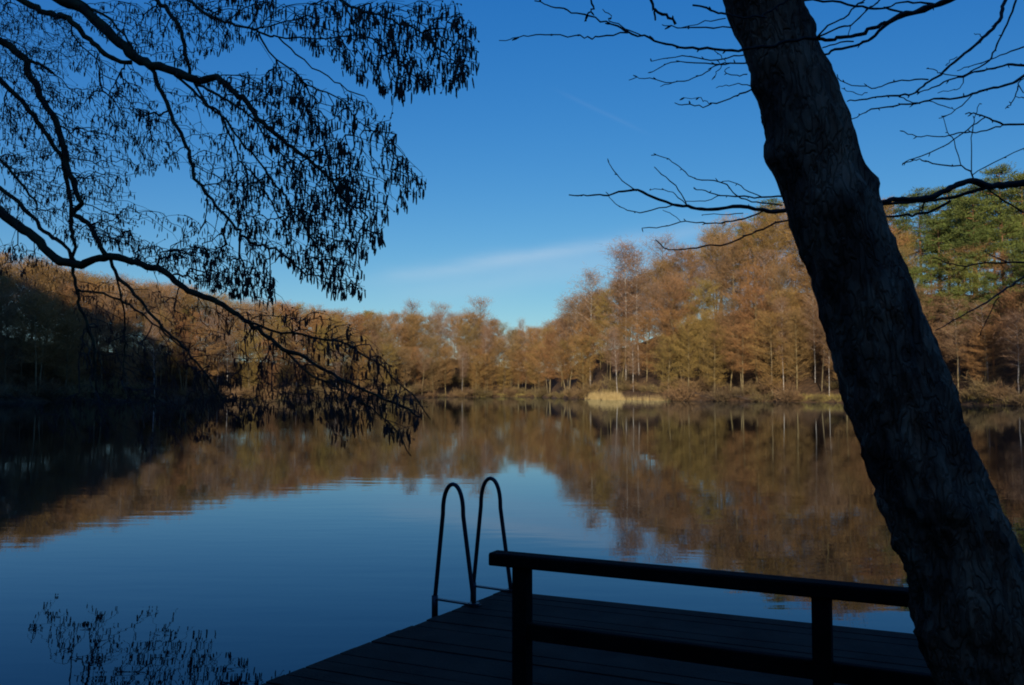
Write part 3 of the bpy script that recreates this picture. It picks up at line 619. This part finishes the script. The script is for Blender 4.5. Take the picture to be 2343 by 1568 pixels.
for gi in range(nb0, len(allp)):
    k = rng.poisson(dens[gi - nb0] * (1.0 if desc[gi] < 5 else .5))
    for _ in range(min(k, 6)):
        t_ = rnd.uniform(.05, 1); p = allp[par[gi]] * (1 - t_) + allp[gi] * t_
        stalk = p + [rnd.gauss(0, .02), rnd.gauss(0, .02), -.012 - abs(rnd.gauss(0, .012))]
        mid = allp[gi][0] > -3.6
        catkin(stalk, np.array([rnd.gauss(0, .12), rnd.gauss(0, .12), -1.0]), rnd.uniform(.075, .125) * (1 if mid else .72), rnd.uniform(.0070, .0098) * (1 if mid else .8))
    if rnd.random() < .35:
        catkin(allp[gi], np.array([rnd.gauss(0, .5), rnd.gauss(0, .5), -.6]), .022, .009)
o = link('catkins', mesh_from('catkins', CV, CF, M['catkin']), alder); o['kind'] = 'stuff'

# ------------------------------------------------------------------ far wood: prototypes
class Sliver:                            # thousands of thin twig faces in one crown mesh
    def __init__(s): s.P = []
    def add(s, base, d, ln, wd, r):
        d = d / (np.linalg.norm(d, axis=1)[:, None] + 1e-9); sd = np.cross(d, r.normal(0, 1, d.shape)); sd /= np.linalg.norm(sd, axis=1)[:, None] + 1e-9
        s.P.append(np.stack([base - sd * wd[:, None] / 2, base + sd * wd[:, None] / 2, base + d * ln[:, None]], 1))
    def mesh(s, name, m):
        T = np.concatenate(s.P); n = len(T); me = bpy.data.meshes.new(name)
        me.vertices.add(n * 3); me.vertices.foreach_set('co', T.reshape(-1).astype('f4'))
        me.loops.add(n * 3); me.loops.foreach_set('vertex_index', np.arange(n * 3, dtype='i4'))
        me.polygons.add(n); me.polygons.foreach_set('loop_start', np.arange(0, n * 3, 3, dtype='i4'))
        me.update(calc_edges=True); me.materials.append(m); return me
def bare_proto(seed, h, spread, u0, up, trunk_m, twig_m, droop=0., flat=1.0, nl=38, per=120, stems=1, twig_w=.05, tr=1.0):
    r = np.random.default_rng(seed); tb = MB(); sl_ = Sliver()
    for s_ in range(stems):
        a = r.uniform(0, 6.28); ln0 = r.uniform(.3, 1.2) * (stems > 1)
        lean_ = np.array([math.cos(a) * ln0 * .16, math.sin(a) * ln0 * .16]) + r.normal(0, .02, 2)
        zz = np.linspace(-.6, h, 10); wob = r.normal(0, .12, (10, 2)).cumsum(0) * .5; wob -= wob[0]
        st = np.stack([lean_[0] * zz + wob[:, 0] + ln0 * .4 * math.cos(a), lean_[1] * zz + wob[:, 1] + ln0 * .4 * math.sin(a), zz], -1)
        rad = np.interp(zz / h, [-.1, 0, .5, 1], [.26, .18, .12, .02]) * h / 20 * tr
        tb.tube(st, rad, 6)
        for i in range(nl // stems):
            u = u0 + (1 - u0) * (i + r.uniform(0, 1)) / (nl // stems); a = i * 2.4 + r.uniform(-.5, .5)
            p0 = np.array([np.interp(u * h, zz, st[:, k]) for k in range(3)])
            v_ = (u - u0) / (1 - u0); L_ = spread * (.45 + 1.2 * v_ if v_ < .45 else (1 - ((v_ - .45) / .56) ** 2.6) ** .5) * r.uniform(.5, 1.2) + .7
            d = np.array([math.cos(a), math.sin(a), up + .9 * max(0, (u - .6)) + r.normal(0, .12)]); d[:2] *= 1
            P = [p0]; 
            for k in range(5):
                d = d / np.linalg.norm(d); P.append(P[-1] + d * L_ / 5); d = d + [0, 0, .10 - droop * k * .16] + r.normal(0, .09, 3)
            P = np.array(P); tb.tube(P, np.linspace(.05, .012, 6) * h / 20, 3, False)
            n = int(per * (.35 + L_ / spread) * np.interp(u, [.1, .3, .5], [.75, .9, 1.0])); tt = r.uniform(.12, 1, n) ** .75 * 4.999; k = tt.astype(int); f = (tt - k)[:, None]
            pos = P[k] * (1 - f) + P[k + 1] * f; dd = P[k + 1] - P[k]; dd /= np.linalg.norm(dd, axis=1)[:, None]
            off = r.normal(0, 1, (n, 3)) * (.20 + .10 * tt[:, None]) * [1, 1, .7 * flat]
            di = dd * .9 + r.normal(0, .75, (n, 3)) * [1, 1, .7 * flat] + [0, 0, .25 - droop * 1.6]
            sl_.add(pos + off, di, r.uniform(.5, 1.3, n), r.uniform(.6, 1.3, n) * twig_w, r)
    return mesh_from('trunk', tb.V, tb.F, trunk_m, True), sl_.mesh('crown', twig_m), h
def pine_proto(seed, h):
    r = np.random.default_rng(seed); tb = MB(); sl_ = Sliver()
    zz = np.linspace(-.6, h, 10); wob = r.normal(0, .1, (10, 2)).cumsum(0) * .4; wob -= wob[0]
    st = np.stack([wob[:, 0], wob[:, 1], zz], -1); tb.tube(st, np.interp(zz / h, [0, .6, 1], [.26, .17, .03]), 8)
    for i in range(32):
        u = .46 + .54 * (i + r.uniform(0, 1)) / 32; a = i * 2.4 + r.uniform(-.6, .6)
        p0 = np.array([np.interp(u * h, zz, st[:, k]) for k in range(3)]); L_ = (3.6 * (1 - ((u - .46) / .54) ** 2) ** .5 * r.uniform(.55, 1.1) + .7)
        d = np.array([math.cos(a), math.sin(a), .18 + .5 * max(0, u - .75)]); P = np.array([p0, p0 + d * L_ * .5, p0 + d * L_ + [0, 0, .25]])
        tb.tube(P, [.06, .04, .015], 4, False)
        for q in range(r.integers(3, 6)):
            c_ = p0 + d * L_ * r.uniform(.45, 1.05) + r.normal(0, .35, 3) * [1, 1, .4]; n = 75
            off = r.normal(0, 1, (n, 3)) * [.48, .48, .2]
            sl_.add(c_ + off, off * [1, 1, .6] + r.normal(0, .3, (n, 3)) + [0, 0, .35], r.uniform(.22, .5, n), r.uniform(.06, .16, n), r)
    return mesh_from('trunk', tb.V, tb.F, M['pinebark'], True), sl_.mesh('crown', M['needles']), h
P_ALDER = [bare_proto(100 + i, 20, 4.2 + .6 * (i % 3), (.07, .22, .12, .30)[i % 4], .22 + .17 * (i % 3), M['trunk'], M['crown'], .03 * (i % 3), .8, 54, 142, 1 + (i % 4 == 3), .05) for i in range(9)]
P_BIRCH = [bare_proto(200 + i, 20, 2.6 + .3 * i, .34, .75, M['birch'], M['birchtwig'], .42, 1.2, 34, 110, 1, .042, .62) for i in range(3)]
P_SPARSE = [bare_proto(300 + i, 20, 4.2, .5, .6, M['trunk'], M['birchtwig'], .1, 1.1, 30, 95, 1, .04, .75) for i in range(2)]
P_PINE = [pine_proto(400 + i, 20) for i in range(4)]
def shrub_proto(seed):
    r = np.random.default_rng(seed); sl_ = Sliver(); tb = MB()
    for i in range(16):
        a = r.uniform(0, 6.28); d = np.array([math.cos(a), math.sin(a), r.uniform(.5, 1.6)]); d /= np.linalg.norm(d); p0 = r.normal(0, .25, 3) * [1, 1, 0] - [0, 0, .15]
        L_ = r.uniform(1.2, 2.4); P = np.array([p0, p0 + d * L_ * .5 + [0, 0, .1], p0 + d * L_ + [0, 0, -.15]]); tb.tube(P, [.03, .02, .008], 4, False)
        n = 70; t_ = r.uniform(.2, 1, n)[:, None]; pos = p0 + d * L_ * t_ + r.normal(0, .22, (n, 3)); sl_.add(pos, d + r.normal(0, .6, (n, 3)), r.uniform(.3, .8, n), r.uniform(.02, .045, n), r)
    return mesh_from('stems', tb.V, tb.F, M['deadwood'], True), sl_.mesh('foliage', M['shrub']), 2.2
P_SHRUB = [shrub_proto(500 + i) for i in range(4)]

count = {}
def plant(name, protos, x, y, h, label, cat, group=None, part=('trunk', 'crown'), wide=1.0, tilt=0.0, tdir=0.0, sink=0.0):
    tm, cm, h0 = rnd.choice(protos); z = float(ground_z(x, y)) - sink
    o = thing(name, label, cat, (x, y, z), group); s_ = h / h0
    o.scale = (s_ * wide, s_ * wide, s_); o.rotation_euler = (tilt * math.sin(tdir), tilt * math.cos(tdir), rnd.uniform(0, 6.28) if not tilt else 0)
    link(part[0], tm, o); link(part[1], cm, o)
    count[name] = count.get(name, 0) + 1
    return o
def pos(x, s_):                                   # photo column x, s_ metres behind the shoreline
    th = azx(x); r = float(tab(T_R, th)) + s_; a = math.radians(th); return r * math.sin(a), r * math.cos(a), r, th

LBL = {
 'left': ('bare brown tree in the half shaded wood on the left shore hillside', 'trees on the left shore hillside'),
 'far': ('bare brown tree in the sunlit wood along the far end of the lake', 'trees along the far end of the lake'),
 'right': ('bare orange brown tree in the sunlit wood on the right shore hillside', 'trees on the right shore hillside')}
def zone(x): return 'left' if x < 700 else ('far' if x < 1250 else 'right')
# named trees first: the ones the picture tells apart
def top_h(x, ytop, s_):
    X_, Y_, r, th = pos(x, s_); return X_, Y_, CAM_Z + az_el(x, ytop)[1] * r - float(ground_z(X_, Y_))
for nm, pr, x, yt, s_, lab, cat, wd in [
  ('birch_tree', P_SPARSE, 1092, 694, 40, 'tall round topped bare tree rising highest above the far wood', 'tree', 1.15),
  ('bare_tree', P_SPARSE, 942, 700, 46, 'airy round topped tree above the far wood, next to the drooping alder twigs', 'tree', 1.0),
  ('bare_tree', P_SPARSE, 1004, 704, 46, 'second airy round topped tree above the far wood, between its two neighbours', 'tree', 1.0),
  ('spruce_tree', P_BIRCH, 1190, 738, 50, 'small pointed tree in the dip of the skyline at the far end', 'tree', .7),
  ('birch_tree', P_BIRCH, 1350, 634, 16, 'reddish birch with feathery top, first tall one right of the skyline dip', 'birch', 1.15),
  ('birch_tree', P_BIRCH, 1300, 690, 14, 'low feathery birch at the foot of the right shore slope by the dip', 'birch', 1.1),
  ('birch_tree', P_BIRCH, 1432, 570, 20, 'tallest white stemmed birch above the reed bed, with pale airy top', 'birch', 1.2),
  ('birch_tree', P_BIRCH, 1462, 585, 24, 'white stemmed birch just right of the tallest one above the reeds', 'birch', 1.1),
  ('bare_tree', P_ALDER, 1652, 520, 46, 'rusty orange tree standing highest on the right slope, left of the leaning trunk', 'tree', 1.1),
  ('bare_tree', P_SPARSE, 1520, 556, 44, 'airy topped tree on the right slope between the birches and the rusty tree', 'tree', 1.0)]:
    X_, Y_, h = top_h(x, yt, s_); plant(nm, pr, X_, Y_, h, lab, cat, None, wide=wd)
X_, Y_, r, th = pos(1412, 3); plant('birch_tree', P_BIRCH, X_, Y_, 17, 'white birch leaning to the left over the reed bed', 'birch', None, wide=.8, tilt=R_(-20), tdir=R_(90 + 0))
X_, Y_, r, th = pos(1895, 1.5); plant('birch_tree', P_BIRCH, X_, Y_, 15, 'slim bright white birch on the waterline next to the leaning trunk', 'birch', None, wide=.75)
X_, Y_, r, th = pos(1792, 2.5); plant('birch_tree', P_BIRCH, X_, Y_, 18, 'pale stemmed birch on the right shore above the grassy bank', 'birch', None, wide=.85)
X_, Y_, r, th = pos(1110, 6); plant('birch_tree', P_BIRCH, X_, Y_, 26, 'pale stemmed birch in the front row of the far wood', 'birch', None, wide=.8)
for x, yt, s_, lab in [(1772, 462, 50, 'green pine topping the hill just left of the leaning trunk'), (1715, 515, 50, 'small green pine at the hilltop beside the rusty tree'), (2052, 462, 46, 'green pine just right of the leaning trunk'),
  (2112, 442, 44, 'orange stemmed pine second from the leaning trunk on the hilltop'), (2176, 434, 46, 'green pine in the middle of the hilltop row right of the trunk'), (2240, 428, 44, 'broad green pine third from the right edge on the hilltop'), (2303, 386, 42, 'tallest green pine on the hilltop near the right edge'), (2350, 402, 42, 'green pine cut by the right edge of the picture'),
  (2232, 520, 22, 'lower green pine on the slope below the hilltop pines'), (2150, 505, 30, 'dark green pine half way up the slope right of the trunk'), (2300, 500, 28, 'green pine on the slope below the tallest pine'), (840, 716, 60, 'small green pine on the far skyline beside the alder twigs'), (2210, 600, 14, 'lowest green pine on the right slope above the shore trees')]:
    X_, Y_, h = top_h(x, yt, s_); plant('pine_tree', P_PINE, X_, Y_, max(9, h), lab, 'pine', None, wide=1.0 if h > 14 else .8)
# the wood itself, row behind row
rows = [(1.5, 5.2, .60), (6, 5.6, .74), (13, 6.2, .86), (22, 6.6, 1), (32, 7.2, 1), (44, 7.2, 1), (58, 7.2, 1)]
n_tree = 0
for s0, gapm, hf in rows:
    x = -60.0
    while x < 2420:
        th = azx(x); r = float(tab(T_R, th)) + s0
        x += gapm / r * FPX * rnd.uniform(.75, 1.3) * (1 + .12 * (x < 700))
        if 1375 < x < 1475 and s0 < 5: continue
        if x > 2030 and s0 > 10 and rnd.random() < .66:
            X_, Y_, r, th = pos(x + rnd.uniform(-15, 15), s0 + rnd.uniform(-2, 4)); hm = CAM_Z + float(skyline(th)) * r - float(ground_z(X_, Y_))
            plant('pine_tree', P_PINE, X_, Y_, min(hm * .93, rnd.uniform(13, 24)), 'green pine in the stand on the slope at the right edge', 'pine', 'pines in the stand on the right slope', wide=rnd.uniform(.75, 1.0))
            continue
        s_ = s0 + rnd.uniform(-1.2, 4.5); X_, Y_, r, th = pos(x, max(1.0, s_))
        hmax = CAM_Z + float(skyline(th)) * r - float(ground_z(X_, Y_))
        if hmax < 8: continue
        h = min(hmax * rnd.uniform(.9, 1.01), rnd.uniform(17.5, 23.5) * (hf + .1 if x > 1250 else hf + (.2 if x < 420 else .08)))
        if s0 > 30: h = hmax * rnd.uniform(.90, 1.01)
        h = min(max(h, 7), 27)
        if x > 2030 and s0 < 10: h *= .76
        if x > 2030 and s0 > 10: h *= .88
        if 1360 < x < 1490 and s0 < 20: h *= .78
        if x > 2040 and s0 > 20: h *= .82
        zn = zone(x); pr = P_ALDER if rnd.random() < .75 else rnd.choice([P_BIRCH, P_SPARSE])
        plant('bare_tree', pr, X_, Y_, h, LBL[zn][0], 'tree', LBL[zn][1], wide=rnd.uniform(.9, 1.22) * min(1.5, max(1, 17 / h)))
        n_tree += 1

SL = {'left': ('twiggy bare shrub on the shaded waterline of the left shore', 'shrubs along the left shore'), 'far': ('twiggy bare shrub on the waterline at the far end of the lake', 'shrubs along the far end'), 'right': ('twiggy brown shrub on the waterline of the right shore', 'shrubs along the right shore')}
x = -30
while x < 2400:
    s_ = rnd.choice((-.3, .3, 1.2, 3.0, 5.5)); s_ = rnd.uniform(3.2, 9) if 1335 < x < 1540 else s_
    X_, Y_, r, th = pos(x, s_); x += 2.7 / r * FPX * rnd.uniform(.6, 1.4)
    z_ = SL[zone(x)]; plant('shoreline_shrub', P_SHRUB, X_, Y_, rnd.uniform(1.6, 5.0), z_[0], 'shrub', z_[1], ('stems', 'foliage'), wide=1.15)

for x in list(np.arange(-10, 430, 14)) + list(np.arange(430, 1250, 30)):
    X_, Y_, r, th = pos(x + rnd.uniform(-12, 12), rnd.uniform(18, 56))
    plant('hillside_shrub', P_SHRUB, X_, Y_, rnd.uniform(4, 6.5), 'tall twiggy undergrowth shrub between the trunks on the wooded hillside behind the water', 'shrub', 'undergrowth on the wooded hillside', ('stems', 'foliage'), wide=1.5)
# reeds and dry grass at the water's edge
def blades(name, x0, x1, s_lo, s_hi, n, hlo, hhi, m_, lean_, label, cat, wd=.03):
    r = np.random.default_rng(int(x0)); sl_ = Sliver(); B = []
    for _ in range(n):
        X_, Y_, _r, _t = pos(r.uniform(x0, x1) + r.normal(0, (x1 - x0) * .05), r.uniform(s_lo, s_hi)); B.append((X_, Y_, max(-.1, float(ground_z(X_, Y_)) - .1)))
    B = np.array(B); o_ = B[0].copy(); d = r.normal(0, lean_, (n, 3)) + [0, 0, 1]
    fx = np.abs((np.degrees(np.arctan2(B[:, 0], B[:, 1])) - azx(x0)) / (azx(x1) - azx(x0)) - .45) * 2; edge = np.clip(1.1 - .3 * fx ** 6, .4, 1) * r.uniform(.55, 1.15, n)
    sl_.add(B - o_, d, r.uniform(hlo, hhi, n) * edge, r.uniform(.7, 1.5, n) * wd, r)
    ob = link(name, sl_.mesh(name, m_)); ob.location = o_; return tag(ob, label, cat, None, 'stuff')
blades('reed_bed', 1345, 1424, -3.0, 1.5, 1900, 1.3, 2.6, M['reed'], .09, 'dense straw coloured reed bed standing in the water below the birches', 'reeds', .045)
blades('reed_bed', 1424, 1532, -3.2, .3, 760, .6, 2.0, M['reed'], .11, 'thinner straw coloured reeds running right from the dense reed bed', 'reeds', .04)
blades('dry_grass', 1820, 1945, -.3, 1.8, 1500, .3, 1.0, M['grass'], .35, 'yellow dry grass on the bank at the foot of the leaning trunk', 'grass', .05)
blades('dry_grass', 1090, 1240, -.5, 3.0, 1500, .3, 1.3, M['grass'], .3, 'olive grass strip on the waterline at the far end of the lake', 'grass', .08)
blades('dry_grass', 2200, 2400, -.3, 2.0, 1200, .3, .9, M['grass'], .35, 'yellow dry grass on the bank right of the leaning trunk', 'grass', .05)
blades('dry_grass', 560, 680, -.5, 2.5, 800, .3, 1.2, M['grass'], .3, 'olive grass strip on the left shore below the drooping alder', 'grass', .07)

# fallen branches in the water along the shores
def fallen(x, s_, ln, ang_, n, label):
    X_, Y_, r, th = pos(x, s_); o_ = np.array([X_, Y_, .15]); q = thing('fallen_branch', label, 'branch', o_); mb = MB()
    d = np.array([math.cos(ang_), math.sin(ang_) * .6, .16]); P = [np.array([0, 0, 0.])]
    for k in range(7): d = d + rng.normal(0, .12, 3); d /= np.linalg.norm(d); P.append(P[-1] + d * ln / 7)
    mb.tube(P, np.linspace(.14, .03, 8), 7); mb.build('limb', M['deadwood'], q); mb = MB()
    for k in range(n):
        a = P[rnd.randint(1, 7)]; e = d + rng.normal(0, .7, 3); e[2] = abs(e[2]) * .9; e /= np.linalg.norm(e); l_ = rnd.uniform(.7, 2.2)
        mb.tube([a, a + e * l_ * .5, a + e * l_ + rng.normal(0, .2, 3)], [.035, .025, .01], 4)
    mb.build('twigs', M['deadwood'], q)
fallen(1655, -.8, 6, 3.0, 26, 'dark fallen branch lying in the water right of the reeds')
fallen(1600, -.3, 5, .3, 22, 'dark fallen branch against the bank nearest the reeds')
fallen(1735, -.5, 5, 2.6, 20, 'dark fallen branch on the right shore half way to the white birch')
fallen(300, -6, 9, -2.0, 22, 'bare fallen branch in the shaded water off the left shore')
fallen(60, -4, 7, -2.6, 18, 'bare fallen branch at the left edge of the lake in shade')
if count['bare_tree'] > 304: print('too many', count)
